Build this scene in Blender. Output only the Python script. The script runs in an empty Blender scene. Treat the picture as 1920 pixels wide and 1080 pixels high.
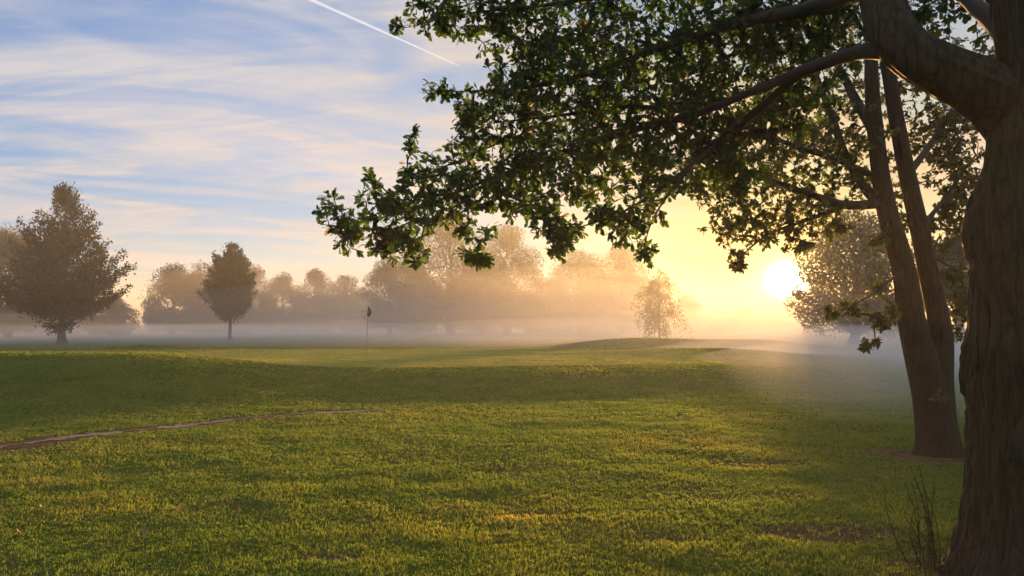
import bpy, math, random
import numpy as np
from mathutils import Vector

rng = np.random.default_rng(7)
random.seed(7)
scene = bpy.context.scene
col = scene.collection
PI = math.pi

# ------------------------------------------------------------------ camera model
FPX = 1507.0                      # focal length in pixels of the 1920 wide photo
PITCH = math.atan(75 / FPX)
EYE = 1.6


def ray(px, py):
    """direction of a photo pixel in world axes, scaled so that y = 1"""
    x, y, z = (px - 960) / FPX, 1.0, (540 - py) / FPX
    c, s = math.cos(PITCH), math.sin(PITCH)
    y2, z2 = y * c - z * s, y * s + z * c
    return np.array([x / y2, 1.0, z2 / y2])


def P(px, py, Y):
    return ray(px, py) * Y + np.array([0, 0, EYE])


# ------------------------------------------------------------------ noise
def _hash(ix, iy, iz, seed):
    h = (ix.astype(np.int64) * 374761393 + iy.astype(np.int64) * 668265263 + iz.astype(np.int64) * 2147483647 + seed * 974634777) & 0x7FFFFFFF
    h = ((h ^ (h >> 13)) * 1274126177) & 0x7FFFFFFF
    return ((h ^ (h >> 16)) & 0xFFFF) / 65535.0


def vnoise(x, y, z=0.0, seed=0):
    x, y, z = np.broadcast_arrays(np.asarray(x, float), np.asarray(y, float), np.asarray(z, float))
    ix, iy, iz = np.floor(x), np.floor(y), np.floor(z)
    fx, fy, fz = x - ix, y - iy, z - iz
    fx, fy, fz = fx * fx * (3 - 2 * fx), fy * fy * (3 - 2 * fy), fz * fz * (3 - 2 * fz)
    r = 0
    for dx in (0, 1):
        for dy in (0, 1):
            for dz in (0, 1):
                w = (fx if dx else 1 - fx) * (fy if dy else 1 - fy) * (fz if dz else 1 - fz)
                r = r + w * _hash(ix + dx, iy + dy, iz + dz, seed)
    return r * 2 - 1


def fbm(x, y, z=0.0, seed=0, octv=4):
    r, a = 0, 0.5
    for k in range(octv):
        r = r + a * vnoise(np.asarray(x) * 2 ** k, np.asarray(y) * 2 ** k, np.asarray(z) * 2 ** k, seed + k)
        a *= 0.5
    return r


def sstep(a, b, x):
    t = np.clip((x - a) / (b - a), 0, 1)
    return t * t * (3 - 2 * t)


# ------------------------------------------------------------------ terrain
def gauss(x, y, cx, cy, sx, sy):
    return np.exp(-((x - cx) / sx) ** 2 - ((y - cy) / sy) ** 2)


def height(x, y):
    x = np.asarray(x, float)
    y = np.asarray(y, float)
    y0 = 17.5 - 3.0 * sstep(-2.0, -9.0, x) + 1.0 * sstep(3, 9, x)
    wid = 8.6 - .3 * sstep(-2.0, -9.0, x)
    plat = 0.42 * sstep(y0, y0 + wid, y) * (1 - sstep(42, 54, y)) * (1 - sstep(6, 19, x - 0.12 * (y - 25)))
    plat = plat * (1 - sstep(-32, -50, x) * 0)
    mound = 0.50 * np.exp(-(np.abs((y - 22.5) / 4.6)) ** 2.2) * sstep(-5.2, -11.0, x) * (1 - sstep(-26, -36, x))
    far1 = 0.82 * gauss(x, y, 9.3, 61, 6.0, 5.0) + 0.62 * gauss(x, y, 18.6, 60, 5.5, 5.0)
    far2 = 0.42 * gauss(x, y, -25.5, 56, 4.5, 4.0)
    ridge = 0.25 * gauss(x, y, 9.5, 37, 6.0, 4.0)
    rough = 0.05 * fbm(x * 0.22, y * 0.22, seed=3, octv=3) * sstep(2, 8, np.hypot(x, y))
    fine = 0.018 * fbm(x * 1.3, y * 1.3, seed=9, octv=3) * (1 - sstep(20, 60, y))
    return plat + mound + far1 + far2 + ridge + rough + fine


CAM_Z = EYE + 0.0


def G(px, py):
    """where the ray of a photo pixel meets the ground"""
    d = ray(px, py)
    t = np.linspace(3, 140, 6000)
    pts = d[None, :] * t[:, None]
    hit = np.nonzero(pts[:, 2] + EYE <= height(pts[:, 0], pts[:, 1]))[0]
    k = hit[0] if len(hit) else 5999
    return np.array([pts[k, 0], pts[k, 1], float(height(pts[k, 0], pts[k, 1]))])


# worn track and bare soil masks (0..1)
TRACK = [(-400, 905), (-150, 862), (0, 838), (110, 824), (210, 811), (330, 801), (420, 789), (560, 776), (660, 771), (740, 769)]
TRACK_P = np.array([G(a, b)[:2] for a, b in TRACK])
TRACK_W = np.array([.42, .42, .40, .38, .30, .24, .22, .24, .22, .10])
TWIN = G(1742, 852)[:2]
OAK = np.array([3.27, 5.0])


def track_dist(x, y):
    best = np.full(np.shape(x), 9.0)
    for a, b, wa, wb in zip(TRACK_P[:-1], TRACK_P[1:], TRACK_W[:-1], TRACK_W[1:]):
        d = b - a
        t = np.clip(((x - a[0]) * d[0] + (y - a[1]) * d[1]) / (d @ d), 0, 1)
        dist = np.hypot(x - a[0] - t * d[0], y - a[1] - t * d[1]) / (wa + (wb - wa) * t)
        best = np.minimum(best, dist)
    return best


def bare(x, y):
    n = fbm(x * 1.1, y * 1.1, seed=21, octv=4)
    m = 1 - sstep(.75, 1.35, track_dist(x, y) + 0.5 * n)
    d1 = np.hypot((x - TWIN[0]), (y - TWIN[1] + .15) * 1.1)
    m = np.maximum(m, 0.95 * (1 - sstep(.55, 1.05, d1 + .35 * n)))
    d2 = np.hypot(x - OAK[0], y - OAK[1])
    m = np.maximum(m, 0.7 * (1 - sstep(.6, 1.1, d2 + .4 * n)))
    for cx, cy, sx, sy, a in BARE_SPOTS:
        d3 = np.hypot((x - cx) / sx, (y - cy) / sy)
        m = np.maximum(m, a * (1 - sstep(.5, 1.0, d3 + .7 * n)))
    patch = fbm(x * 0.55 + 5, y * 0.75, seed=33, octv=4)
    m = np.maximum(m, 0.42 * sstep(.10, .42, patch) * sstep(-3.5, 0.0, x) * (1 - sstep(14, 18, y)))
    m = np.maximum(m, 0.35 * sstep(.22, .5, patch))
    return m


BARE_SPOTS = []
for px, py, sx, sy, a in [(1540, 1000, .75, .3, .8), (1440, 870, .9, .4, .6), (1250, 1010, .5, .25, .6), (1000, 965, .5, .2, .6),
                          (620, 1045, .3, .15, .7), (1480, 930, .6, .25, .5), (1640, 900, .6, .3, .4), (1120, 900, .5, .25, .35)]:
    g = G(px, py)
    BARE_SPOTS.append((g[0], g[1], sx, sy, a))


# ------------------------------------------------------------------ mesh helpers
class MB:
    """collects geometry for ONE mesh object"""

    def __init__(self):
        self.v, self.loops, self.tot, self.mi, self.tint, self.n = [], [], [], [], [], 0

    def add(self, verts, faces, mat=0, tint=0.5):
        """faces: int array (F, k)"""
        verts = np.asarray(verts, float)
        faces = np.asarray(faces, np.int64)
        self.v.append(verts)
        self.loops.append((faces + self.n).ravel())
        self.tot.append(np.full(len(faces), faces.shape[1], np.int64))
        self.mi.append(np.full(len(faces), mat, np.int64))
        self.tint.append(np.broadcast_to(np.asarray(tint, float), (len(verts),)))
        self.n += len(verts)

    def tube(self, pts, rad, sides=8, mat=0, tint=0.5, cap=True, warp=None):
        pts = np.asarray(pts, float)
        n = len(pts)
        rad = np.broadcast_to(np.asarray(rad, float), (n,))
        tan = np.gradient(pts, axis=0)
        tan /= np.linalg.norm(tan, axis=1)[:, None] + 1e-12
        ref = np.array([0.0, 1.0, 0.0]) if abs(tan[0][1]) < .9 else np.array([1.0, 0, 0])
        us = []
        u = ref - tan[0] * (ref @ tan[0])
        for k in range(n):
            u = u - tan[k] * (u @ tan[k])
            u = u / (np.linalg.norm(u) + 1e-12)
            us.append(u)
        us = np.array(us)
        ws = np.cross(tan, us)
        a = np.arange(sides) * 2 * PI / sides
        r = rad[:, None] * np.ones((1, sides))
        if warp is not None:
            r = warp(r, a)
        v = pts[:, None, :] + r[:, :, None] * (us[:, None, :] * np.cos(a)[None, :, None] + ws[:, None, :] * np.sin(a)[None, :, None])
        i = np.arange(n - 1)[:, None] * sides + np.arange(sides)[None, :]
        j = np.arange(n - 1)[:, None] * sides + (np.arange(sides)[None, :] + 1) % sides
        f = np.stack([i, j, j + sides, i + sides], -1).reshape(-1, 4)
        self.add(v.reshape(-1, 3), f, mat, tint)
        if cap and sides > 3:
            self.v.append(np.zeros((0, 3)))
            self.loops.append(self.n - sides + np.arange(sides))
            self.tot.append(np.array([sides]))
            self.mi.append(np.array([mat]))
            self.tint.append(np.zeros(0))

    def build(self, name, mats, parent=None, smooth=True, loc=None):
        v = np.concatenate(self.v)
        if loc is not None:
            v = v - np.asarray(loc)[None, :]
        loops = np.concatenate(self.loops)
        tot = np.concatenate(self.tot)
        me = bpy.data.meshes.new(name)
        me.vertices.add(len(v))
        me.vertices.foreach_set('co', v.astype(np.float32).ravel())
        me.loops.add(len(loops))
        me.loops.foreach_set('vertex_index', loops.astype(np.int32))
        me.polygons.add(len(tot))
        start = np.concatenate([[0], np.cumsum(tot)[:-1]])
        me.polygons.foreach_set('loop_start', start.astype(np.int32))
        me.polygons.foreach_set('material_index', np.concatenate(self.mi).astype(np.int32))
        me.polygons.foreach_set('use_smooth', np.full(len(tot), smooth, bool))
        at = me.attributes.new('tint', 'FLOAT', 'POINT')
        at.data.foreach_set('value', np.concatenate(self.tint).astype(np.float32))
        me.update(calc_edges=True)
        for m in (mats if isinstance(mats, (list, tuple)) else [mats]):
            me.materials.append(m)
        o = bpy.data.objects.new(name, me)
        col.objects.link(o)
        if parent is not None:
            o.parent = parent
        if loc is not None and parent is None:
            o.location = loc
        return o


def empty(name, loc, label, cat, group=None):
    o = bpy.data.objects.new(name, None)
    col.objects.link(o)
    o.location = loc
    o.empty_display_size = .2
    tag(o, label, cat, group)
    return o


def tag(o, label=None, cat=None, group=None, kind=None):
    if label:
        o['label'] = label
    if cat:
        o['category'] = cat
    if group:
        o['group'] = group
    if kind:
        o['kind'] = kind
    return o


def unit(v):
    return v / (np.linalg.norm(v, axis=-1, keepdims=True) + 1e-12)


def rand_dir(n):
    return unit(rng.normal(size=(n, 3)))


def scatter(mb, tv, tf, pos, ydir, nrm, size, mat=0, tint=None):
    """copies of a flat template (leaf) with its length along ydir and its face towards nrm"""
    n = len(pos)
    if n == 0:
        return
    y = unit(ydir)
    z = unit(nrm - y * np.sum(nrm * y, 1)[:, None])
    x = np.cross(y, z)
    s = np.broadcast_to(np.asarray(size, float), (n,))[:, None, None]
    v = pos[:, None, :] + s * (tv[None, :, 0:1] * x[:, None, :] + tv[None, :, 1:2] * y[:, None, :] + tv[None, :, 2:3] * z[:, None, :])
    k = len(tv)
    f = (np.asarray(tf)[None, :, :] + (np.arange(n) * k)[:, None, None]).reshape(-1, np.asarray(tf).shape[1])
    if tint is None:
        tint = rng.random(n)
    mb.add(v.reshape(-1, 3), f, mat, np.repeat(tint, k))


def strip_leaf(stations, halfw, fold=.25, curl=.15):
    """leaf template: midrib plus two edges"""
    v, f = [], []
    for t, w in zip(stations, halfw):
        zc = -curl * t * t
        v += [(-w, t, zc + fold * w), (0, t, zc), (w, t, zc + fold * w)]
    for k in range(len(stations) - 1):
        a = 3 * k
        f += [(a, a + 1, a + 4, a + 3), (a + 1, a + 2, a + 5, a + 4)]
    return np.array(v), np.array(f)


OAK_LEAF = strip_leaf([-.1, .06, .2, .30, .44, .55, .70, .82, .93, 1.0],
                      [.012, .05, .14, .07, .26, .12, .32, .16, .19, .04])
OVAL_LEAF = strip_leaf([-.08, .08, .3, .55, .8, 1.0], [.015, .10, .25, .28, .16, .01])
DIAMOND = (np.array([(0, 0, 0), (.34, .42, .05), (0, 1, -.05), (-.34, .5, .05)]), np.array([(0, 1, 2, 3)]))


# ------------------------------------------------------------------ materials
def nodes_of(name):
    m = bpy.data.materials.new(name)
    m.use_nodes = True
    nt = m.node_tree
    nt.nodes.clear()
    out = nt.nodes.new('ShaderNodeOutputMaterial')
    return m, nt, out


def N(nt, kind, **kw):
    n = nt.nodes.new(kind)
    for k, v in kw.items():
        if hasattr(n, k):
            setattr(n, k, v)
        else:
            n.inputs[k.replace('_', ' ')].default_value = v
    return n


def ramp(nt, src, stops):
    r = nt.nodes.new('ShaderNodeValToRGB')
    e = r.color_ramp.elements
    while len(e) < len(stops):
        e.new(0.5)
    for k, (p, c) in enumerate(stops):
        e[k].position = p
        e[k].color = c if len(c) == 4 else (*c, 1)
    nt.links.new(src, r.inputs[0])
    return r.outputs[0]


def foliage_mat(name, stops, trans=.45, noise=0.0, gloss=.03, rough=.45, ttint=(1.5, 1.35, .55)):
    m, nt, out = nodes_of(name)
    L = nt.links.new
    at = N(nt, 'ShaderNodeAttribute', attribute_name='tint')
    src = at.outputs['Fac']
    if noise:
        tc = N(nt, 'ShaderNodeTexCoord')
        ns = N(nt, 'ShaderNodeTexNoise')
        ns.inputs['Scale'].default_value = noise
        ns.inputs['Detail'].default_value = 3
        L(tc.outputs['Object'], ns.inputs['Vector'])
        mx = N(nt, 'ShaderNodeMath', operation='MULTIPLY_ADD')
        L(ns.outputs['Fac'], mx.inputs[0])
        mx.inputs[1].default_value = 1.1
        ad = N(nt, 'ShaderNodeMath', operation='MULTIPLY_ADD')
        L(src, ad.inputs[0])
        ad.inputs[1].default_value = .6
        ad.inputs[2].default_value = -.35
        L(ad.outputs[0], mx.inputs[2])
        src = mx.outputs[0]
    c = ramp(nt, src, stops)
    d = N(nt, 'ShaderNodeBsdfDiffuse')
    t = N(nt, 'ShaderNodeBsdfTranslucent')
    g = N(nt, 'ShaderNodeBsdfGlossy')
    g.inputs['Roughness'].default_value = rough
    tw = N(nt, 'ShaderNodeMixRGB', blend_type='MULTIPLY')
    tw.inputs[0].default_value = 1
    tw.inputs[2].default_value = (*ttint, 1)
    L(c, tw.inputs[1])
    L(c, d.inputs['Color'])
    L(tw.outputs[0], t.inputs['Color'])
    m1 = N(nt, 'ShaderNodeMixShader')
    m1.inputs[0].default_value = trans
    m2 = N(nt, 'ShaderNodeMixShader')
    m2.inputs[0].default_value = gloss
    L(d.outputs[0], m1.inputs[1])
    L(t.outputs[0], m1.inputs[2])
    L(m1.outputs[0], m2.inputs[1])
    L(g.outputs[0], m2.inputs[2])
    L(m2.outputs[0], out.inputs['Surface'])
    return m


def bark_mat(name, c1, c2, c3, sx=26, sz=3.2, bump=.9, dist=.03):
    m, nt, out = nodes_of(name)
    L = nt.links.new
    tc = N(nt, 'ShaderNodeTexCoord')
    mp = N(nt, 'ShaderNodeMapping')
    mp.inputs['Scale'].default_value = (sx, sx, sz)
    L(tc.outputs['Object'], mp.inputs['Vector'])
    n0 = N(nt, 'ShaderNodeTexNoise')
    n0.inputs['Scale'].default_value = 1.0
    n0.inputs['Detail'].default_value = 5
    n0.inputs['Distortion'].default_value = .6
    L(mp.outputs[0], n0.inputs['Vector'])
    v = N(nt, 'ShaderNodeTexVoronoi', feature='DISTANCE_TO_EDGE')
    v.inputs['Scale'].default_value = .55
    wv = N(nt, 'ShaderNodeMixRGB', blend_type='ADD')
    wv.inputs[0].default_value = .8
    L(mp.outputs[0], wv.inputs[1])
    L(n0.outputs['Color'], wv.inputs[2])
    L(wv.outputs[0], v.inputs['Vector'])
    vr = ramp(nt, v.outputs['Distance'], [(0, (0, 0, 0)), (.28, (1, 1, 1))])
    mul = N(nt, 'ShaderNodeMath', operation='MULTIPLY_ADD')
    L(vr, mul.inputs[0])
    mul.inputs[1].default_value = .6
    L(n0.outputs['Fac'], mul.inputs[2])
    big = N(nt, 'ShaderNodeTexNoise')
    big.inputs['Scale'].default_value = 2.3
    big.inputs['Detail'].default_value = 4
    L(tc.outputs['Object'], big.inputs['Vector'])
    ca = ramp(nt, mul.outputs[0], [(.30, c1), (.85, c2)])
    cm = N(nt, 'ShaderNodeMixRGB')
    L(ramp(nt, big.outputs['Fac'], [(.46, (0, 0, 0)), (.64, (1, 1, 1))]), cm.inputs[0])
    L(ca, cm.inputs[1])
    mo = N(nt, 'ShaderNodeMixRGB', blend_type='MULTIPLY')
    mo.inputs[0].default_value = 1
    L(mul.outputs[0], mo.inputs[1])
    mo.inputs[2].default_value = (*c3, 1)
    L(mo.outputs[0], cm.inputs[2])
    b = N(nt, 'ShaderNodeBump')
    b.inputs['Strength'].default_value = bump
    b.inputs['Distance'].default_value = dist
    L(mul.outputs[0], b.inputs['Height'])
    p = N(nt, 'ShaderNodeBsdfPrincipled')
    p.inputs['Roughness'].default_value = .85
    p.inputs['Specular IOR Level'].default_value = .25
    L(cm.outputs[0], p.inputs['Base Color'])
    L(b.outputs[0], p.inputs['Normal'])
    L(p.outputs[0], out.inputs['Surface'])
    return m


def plain_mat(name, c, rough=.6, noise=0, var=.3):
    m, nt, out = nodes_of(name)
    p = N(nt, 'ShaderNodeBsdfPrincipled')
    p.inputs['Roughness'].default_value = rough
    tc = N(nt, 'ShaderNodeTexCoord')
    ns = N(nt, 'ShaderNodeTexNoise')
    ns.inputs['Scale'].default_value = noise or 20
    ns.inputs['Detail'].default_value = 4
    nt.links.new(tc.outputs['Object'], ns.inputs['Vector'])
    c0 = tuple(k * (1 - var) for k in c)
    c1 = tuple(min(1, k * (1 + var)) for k in c)
    nt.links.new(ramp(nt, ns.outputs['Fac'], [(.3, c0), (.7, c1)]), p.inputs['Base Color'])
    nt.links.new(p.outputs[0], out.inputs['Surface'])
    return m


def ground_mat():
    m, nt, out = nodes_of('lawn_soil_and_turf')
    L = nt.links.new
    tc = N(nt, 'ShaderNodeTexCoord')
    at = N(nt, 'ShaderNodeAttribute', attribute_name='tint')
    big = N(nt, 'ShaderNodeTexNoise')
    big.inputs['Scale'].default_value = .9
    big.inputs['Detail'].default_value = 6
    fin = N(nt, 'ShaderNodeTexNoise')
    fin.inputs['Scale'].default_value = 38
    fin.inputs['Detail'].default_value = 6
    mid = N(nt, 'ShaderNodeTexNoise')
    mid.inputs['Scale'].default_value = 6
    mid.inputs['Detail'].default_value = 5
    for n in (big, fin, mid):
        L(tc.outputs['Object'], n.inputs['Vector'])
    g = ramp(nt, big.outputs['Fac'], [(.32, (.040, .070, .010)), (.5, (.065, .095, .014)), (.68, (.105, .115, .022))])
    s = ramp(nt, mid.outputs['Fac'], [(.3, (.060, .040, .024)), (.7, (.15, .105, .065))])
    mx = N(nt, 'ShaderNodeMixRGB')
    L(at.outputs['Fac'], mx.inputs[0])
    L(g, mx.inputs[1])
    L(s, mx.inputs[2])
    va = N(nt, 'ShaderNodeMixRGB', blend_type='MULTIPLY')
    va.inputs[0].default_value = .8
    L(mx.outputs[0], va.inputs[1])
    L(ramp(nt, fin.outputs['Fac'], [(.25, (.35, .35, .35)), (.7, (1.4, 1.4, 1.3))]), va.inputs[2])
    b = N(nt, 'ShaderNodeBump')
    b.inputs['Strength'].default_value = 1
    b.inputs['Distance'].default_value = .05
    L(fin.outputs['Fac'], b.inputs['Height'])
    d = N(nt, 'ShaderNodeBsdfDiffuse')
    L(va.outputs[0], d.inputs['Color'])
    L(b.outputs[0], d.inputs['Normal'])
    L(d.outputs[0], out.inputs['Surface'])
    return m


M_ground = ground_mat()
M_grass = foliage_mat('grass_blades', [(0, (.050, .108, .022)), (.4, (.088, .142, .031)), (.72, (.150, .165, .042)), (.8, (.20, .185, .05)), (1, (.27, .27, .08))], ttint=(1.85, 1.62, 1.0), trans=.7, gloss=.02)
M_oak_leaf = foliage_mat('oak_leaves', [(0, (.014, .038, .009)), (.5, (.024, .062, .013)), (.88, (.042, .085, .017)), (1, (.15, .11, .02))], trans=.44, ttint=(1.6, 1.45, .5), gloss=.02)
M_twin_leaf = foliage_mat('small_leaves', [(0, (.024, .042, .010)), (.6, (.044, .066, .016)), (1, (.085, .085, .020))], trans=.42, gloss=.04)
M_far_leaf = foliage_mat('dark_green_leaves', [(0, (.025, .036, .012)), (.6, (.040, .055, .018)), (1, (.060, .068, .024))], trans=.16, gloss=.02)
M_birch_leaf = foliage_mat('yellowing_leaves', [(0, (.05, .06, .018)), (1, (.11, .10, .03))], trans=.5, gloss=.02)
M_oak_bark = bark_mat('oak_bark', (.005, .0035, .0025), (.036, .025, .016), (.026, .030, .011), sx=34, sz=4.0, bump=1.0, dist=.012)
M_twin_bark = bark_mat('brown_bark', (.009, .006, .004), (.030, .020, .014), (.022, .021, .010), sx=30, sz=5, bump=.6)
M_twig = plain_mat('twig_bark', (.015, .011, .008), .8, 30)
M_far_bark = plain_mat('grey_bark', (.055, .045, .036), .85, 3)
M_soil = plain_mat('trodden_soil', (.095, .070, .042), .95, 9, .5)
M_pole = plain_mat('pole_paint', (.05, .035, .035), .75, 5, .15)
M_flag = plain_mat('dark_flag_cloth', (.06, .03, .055), .8, 8, .2)
M_weed = foliage_mat('dry_weed', [(0, (.022, .020, .010)), (1, (.05, .042, .022))], trans=.15)

# ------------------------------------------------------------------ ground sheet


def spaced(lo, hi, step, far, growth=1.11):
    mid = list(np.arange(lo, hi + 1e-6, step))
    s = step
    right = [mid[-1]]
    while right[-1] < far:
        s *= growth
        right.append(right[-1] + s)
    s = step
    left = [mid[0]]
    while left[-1] > -far:
        s *= growth
        left.append(left[-1] - s)
    return np.array(left[:0:-1] + mid + right[1:])


xs = spaced(-16, 14, .14, 900)
ys = spaced(2.5, 30, .14, 1000, 1.07)
ys = ys[ys > -60]
XX, YY = np.meshgrid(xs, ys)
ZZ = height(XX, YY)
mb = MB()
nx, ny = len(xs), len(ys)
ii = (np.arange(ny - 1)[:, None] * nx + np.arange(nx - 1)[None, :]).ravel()
mb.add(np.stack([XX, YY, ZZ], -1).reshape(-1, 3), np.stack([ii, ii + 1, ii + nx + 1, ii + nx], -1), 0, bare(XX, YY).ravel())
ground = mb.build('ground', M_ground)
tag(ground, kind='structure')

# worn dirt track, a thin sheet over the lawn
tp = []
for k in range(len(TRACK_P) - 1):
    for t in np.linspace(0, 1, 26)[:-1]:
        tp.append((*(TRACK_P[k] * (1 - t) + TRACK_P[k + 1] * t), TRACK_W[k] * (1 - t) + TRACK_W[k + 1] * t))
tp = np.array(tp)
tp[:, :2] = np.stack([np.convolve(np.pad(tp[:, c], 8, mode='edge'), np.ones(17) / 17, 'valid') for c in (0, 1)], 1)
tn = np.gradient(tp[:, :2], axis=0)
tn = unit(np.stack([-tn[:, 1], tn[:, 0]], 1))
kk = np.linspace(-1, 1, 9)
pw = tp[:, 2] * 1.05 * np.clip(.75 + 1.2 * fbm(np.arange(len(tp)) * .09, 4, seed=57), .12, 1.2)
edge = np.stack([1 + 1.3 * fbm(np.arange(len(tp)) * .3, 0, seed=51, octv=5), 1 + 1.3 * fbm(np.arange(len(tp)) * .3, 9, seed=52, octv=5)], 1)
pxy = tp[:, None, :2] + tn[:, None, :] * (kk[None, :, None] * pw[:, None, None] * np.where(kk[None, :] < 0, edge[:, :1], edge[:, 1:])[:, :, None])
pz = height(pxy[..., 0], pxy[..., 1]) + .008
mb = MB()
ii = (np.arange(len(tp) - 1)[:, None] * 9 + np.arange(8)[None, :]).ravel()
mb.add(np.concatenate([pxy, pz[..., None]], -1).reshape(-1, 3), np.stack([ii, ii + 1, ii + 10, ii + 9], -1), 0, np.tile(np.abs(kk), len(tp)))
pt = M_soil.node_tree
pa_, pn, pm = N(pt, 'ShaderNodeAttribute', attribute_name='tint'), N(pt, 'ShaderNodeTexNoise'), N(pt, 'ShaderNodeMath', operation='MULTIPLY_ADD')
pn.inputs['Scale'].default_value = 7
pn.inputs['Detail'].default_value = 6
pn.inputs['Roughness'].default_value = .7
pc = N(pt, 'ShaderNodeTexCoord')
pt.links.new(pc.outputs['Object'], pn.inputs['Vector'])
pt.links.new(pn.outputs['Fac'], pm.inputs[0])
pm.inputs[1].default_value = 2.6
pt.links.new(pa_.outputs['Fac'], pm.inputs[2])
pl, px_, po = N(pt, 'ShaderNodeBsdfTransparent'), N(pt, 'ShaderNodeMixShader'), pt.nodes['Material Output'] if 'Material Output' in pt.nodes else [n for n in pt.nodes if n.type == 'OUTPUT_MATERIAL'][0]
pb = [n for n in pt.nodes if n.type == 'BSDF_PRINCIPLED'][0]
pr = N(pt, 'ShaderNodeMapRange')
pr.inputs['From Min'].default_value = 1.75
pr.inputs['From Max'].default_value = 2.05
pt.links.new(pm.outputs[0], pr.inputs['Value'])
pt.links.new(pr.outputs[0], px_.inputs[0])
pt.links.new(pb.outputs[0], px_.inputs[1])
pt.links.new(pl.outputs[0], px_.inputs[2])
pt.links.new(px_.outputs[0], po.inputs['Surface'])
path = mb.build('path', M_soil)
tag(path, kind='structure')

# closely mown putting green, a thin pale sheet over the lawn
GC, GR = np.array([-5.0, 33.5]), np.array([15.0, 9.5])


def on_green(x, y):
    d = np.hypot((x - GC[0]) / GR[0], (y - GC[1]) / GR[1])
    return 1 - sstep(.90, 1.0, d + .10 * vnoise(x * .12, y * .12, seed=44))


def green_mat():
    m, nt, out = nodes_of('mown_green_turf')
    L = nt.links.new
    tc = N(nt, 'ShaderNodeTexCoord')
    n1, n2 = N(nt, 'ShaderNodeTexNoise'), N(nt, 'ShaderNodeTexNoise')
    n1.inputs['Scale'].default_value = .5
    n1.inputs['Detail'].default_value = 5
    n2.inputs['Scale'].default_value = 60
    n2.inputs['Detail'].default_value = 4
    for n in (n1, n2):
        L(tc.outputs['Object'], n.inputs['Vector'])
    c = ramp(nt, n1.outputs['Fac'], [(.3, (.14, .18, .035)), (.7, (.21, .22, .06))])
    b = N(nt, 'ShaderNodeBump')
    b.inputs['Strength'].default_value = 1
    b.inputs['Distance'].default_value = .04
    L(n2.outputs['Fac'], b.inputs['Height'])
    d = N(nt, 'ShaderNodeBsdfDiffuse')
    L(c, d.inputs['Color'])
    L(b.outputs[0], d.inputs['Normal'])
    L(d.outputs[0], out.inputs['Surface'])
    return m


ga, gr = np.linspace(0, 2 * PI, 160, endpoint=False), np.linspace(.02, .93, 60)
AA, RR = np.meshgrid(ga, gr)
wob = 1 - .05 * vnoise(np.cos(AA) * 2, np.sin(AA) * 2, seed=45)
gx, gy = GC[0] + GR[0] * RR * wob * np.cos(AA), GC[1] + GR[1] * RR * wob * np.sin(AA)
mb = MB()
i0 = np.arange(59)[:, None] * 160 + np.arange(160)[None, :]
i1 = np.arange(59)[:, None] * 160 + (np.arange(160)[None, :] + 1) % 160
mb.add(np.stack([gx, gy, height(gx, gy) + .007], -1).reshape(-1, 3), np.stack([i0, i1, i1 + 160, i0 + 160], -1).reshape(-1, 4))
tag(mb.build('putting_green', green_mat()), kind='structure')

# ------------------------------------------------------------------ grass (uncountable: one object)


def grass():
    mb = MB()
    # (y0, y1, clumps per m2, blade height, blade width, blades per clump)
    bands = [(2.4, 3.9, 600, .031, .0040, 4), (3.9, 6.5, 1500, .031, .0028, 4), (6.5, 9.5, 950, .031, .0040, 4), (9.5, 14, 480, .031, .0058, 4),
             (14, 22, 190, .031, .009, 4), (22, 34, 80, .036, .014, 4), (34, 62, 24, .036, .024, 4)]
    for y0, y1, dens, hh, ww, nb in bands:
        wmax = y1 * .66 + 2.8
        n = int((y1 - y0) * 2 * wmax * dens)
        x = rng.uniform(-wmax, wmax, n)
        y = rng.uniform(y0, y1, n)
        keep = np.abs(x) < y * .66 + 2.8
        x, y = x[keep], y[keep]
        b = bare(x, y)
        keep = rng.random(len(x)) > b * 1.05
        x, y, b = x[keep], y[keep], b[keep]
        clump = fbm(x * 2.2, y * 2.2, seed=61, octv=3)
        patch = fbm(x * .5, y * .7, seed=71, octv=3)
        green = on_green(x, y)
        hs = hh * (1 + .6 * clump) * (1 - .35 * b) * (1 - .45 * green)
        for k in range(nb):
            m = len(x)
            ox = x + rng.normal(0, .012 + ww, m)
            oy = y + rng.normal(0, .012 + ww, m)
            oz = height(ox, oy) - .004
            a = rng.uniform(0, 2 * PI, m)
            lean = rng.uniform(.15, 1.0, m)
            h = hs * rng.uniform(.55, 1.35, m)
            w = ww * rng.uniform(.6, 1.2, m) * (1 - .5 * green)
            base = np.stack([ox, oy, oz], 1)
            out = np.stack([np.cos(a), np.sin(a), np.zeros(m)], 1)
            f = rng.uniform(0, 2 * PI, m)
            side = np.stack([np.cos(f), np.sin(f), np.zeros(m)], 1) * w[:, None]
            up = np.array([0, 0, 1.0])
            p1 = base + up * (h * .6)[:, None] + out * (h * .28 * lean)[:, None]
            p2 = base + up * (h * (1 - .25 * lean))[:, None] + out * (h * .85 * lean)[:, None]
            v = np.stack([base - side, base + side, p1 + side * .7, p1 - side * .7, p2], 1).reshape(-1, 3)
            i = np.arange(m) * 5
            tint = np.clip(0.30 + .36 * patch + .25 * clump + rng.normal(0, .12, m) + .22 * b, 0, .8) * (1 - green) + green * np.clip(.92 + rng.normal(0, .06, m), 0, 1)
            tt = np.repeat(tint, 5)
            mb.add(v, np.stack([i, i + 1, i + 2, i + 3], 1), 0, tt)
            # tip triangle reuses those vertices
            mb.v.append(np.zeros((0, 3)))
            mb.loops.append((np.stack([i + 3, i + 2, i + 4], 1) + mb.n - 5 * m).ravel())
            mb.tot.append(np.full(m, 3))
            mb.mi.append(np.zeros(m, int))
            mb.tint.append(np.zeros(0))
    return mb


g = grass().build('grass', M_grass, smooth=False)
tag(g, kind='stuff')
print('grass faces', len(g.data.polygons))


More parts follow.
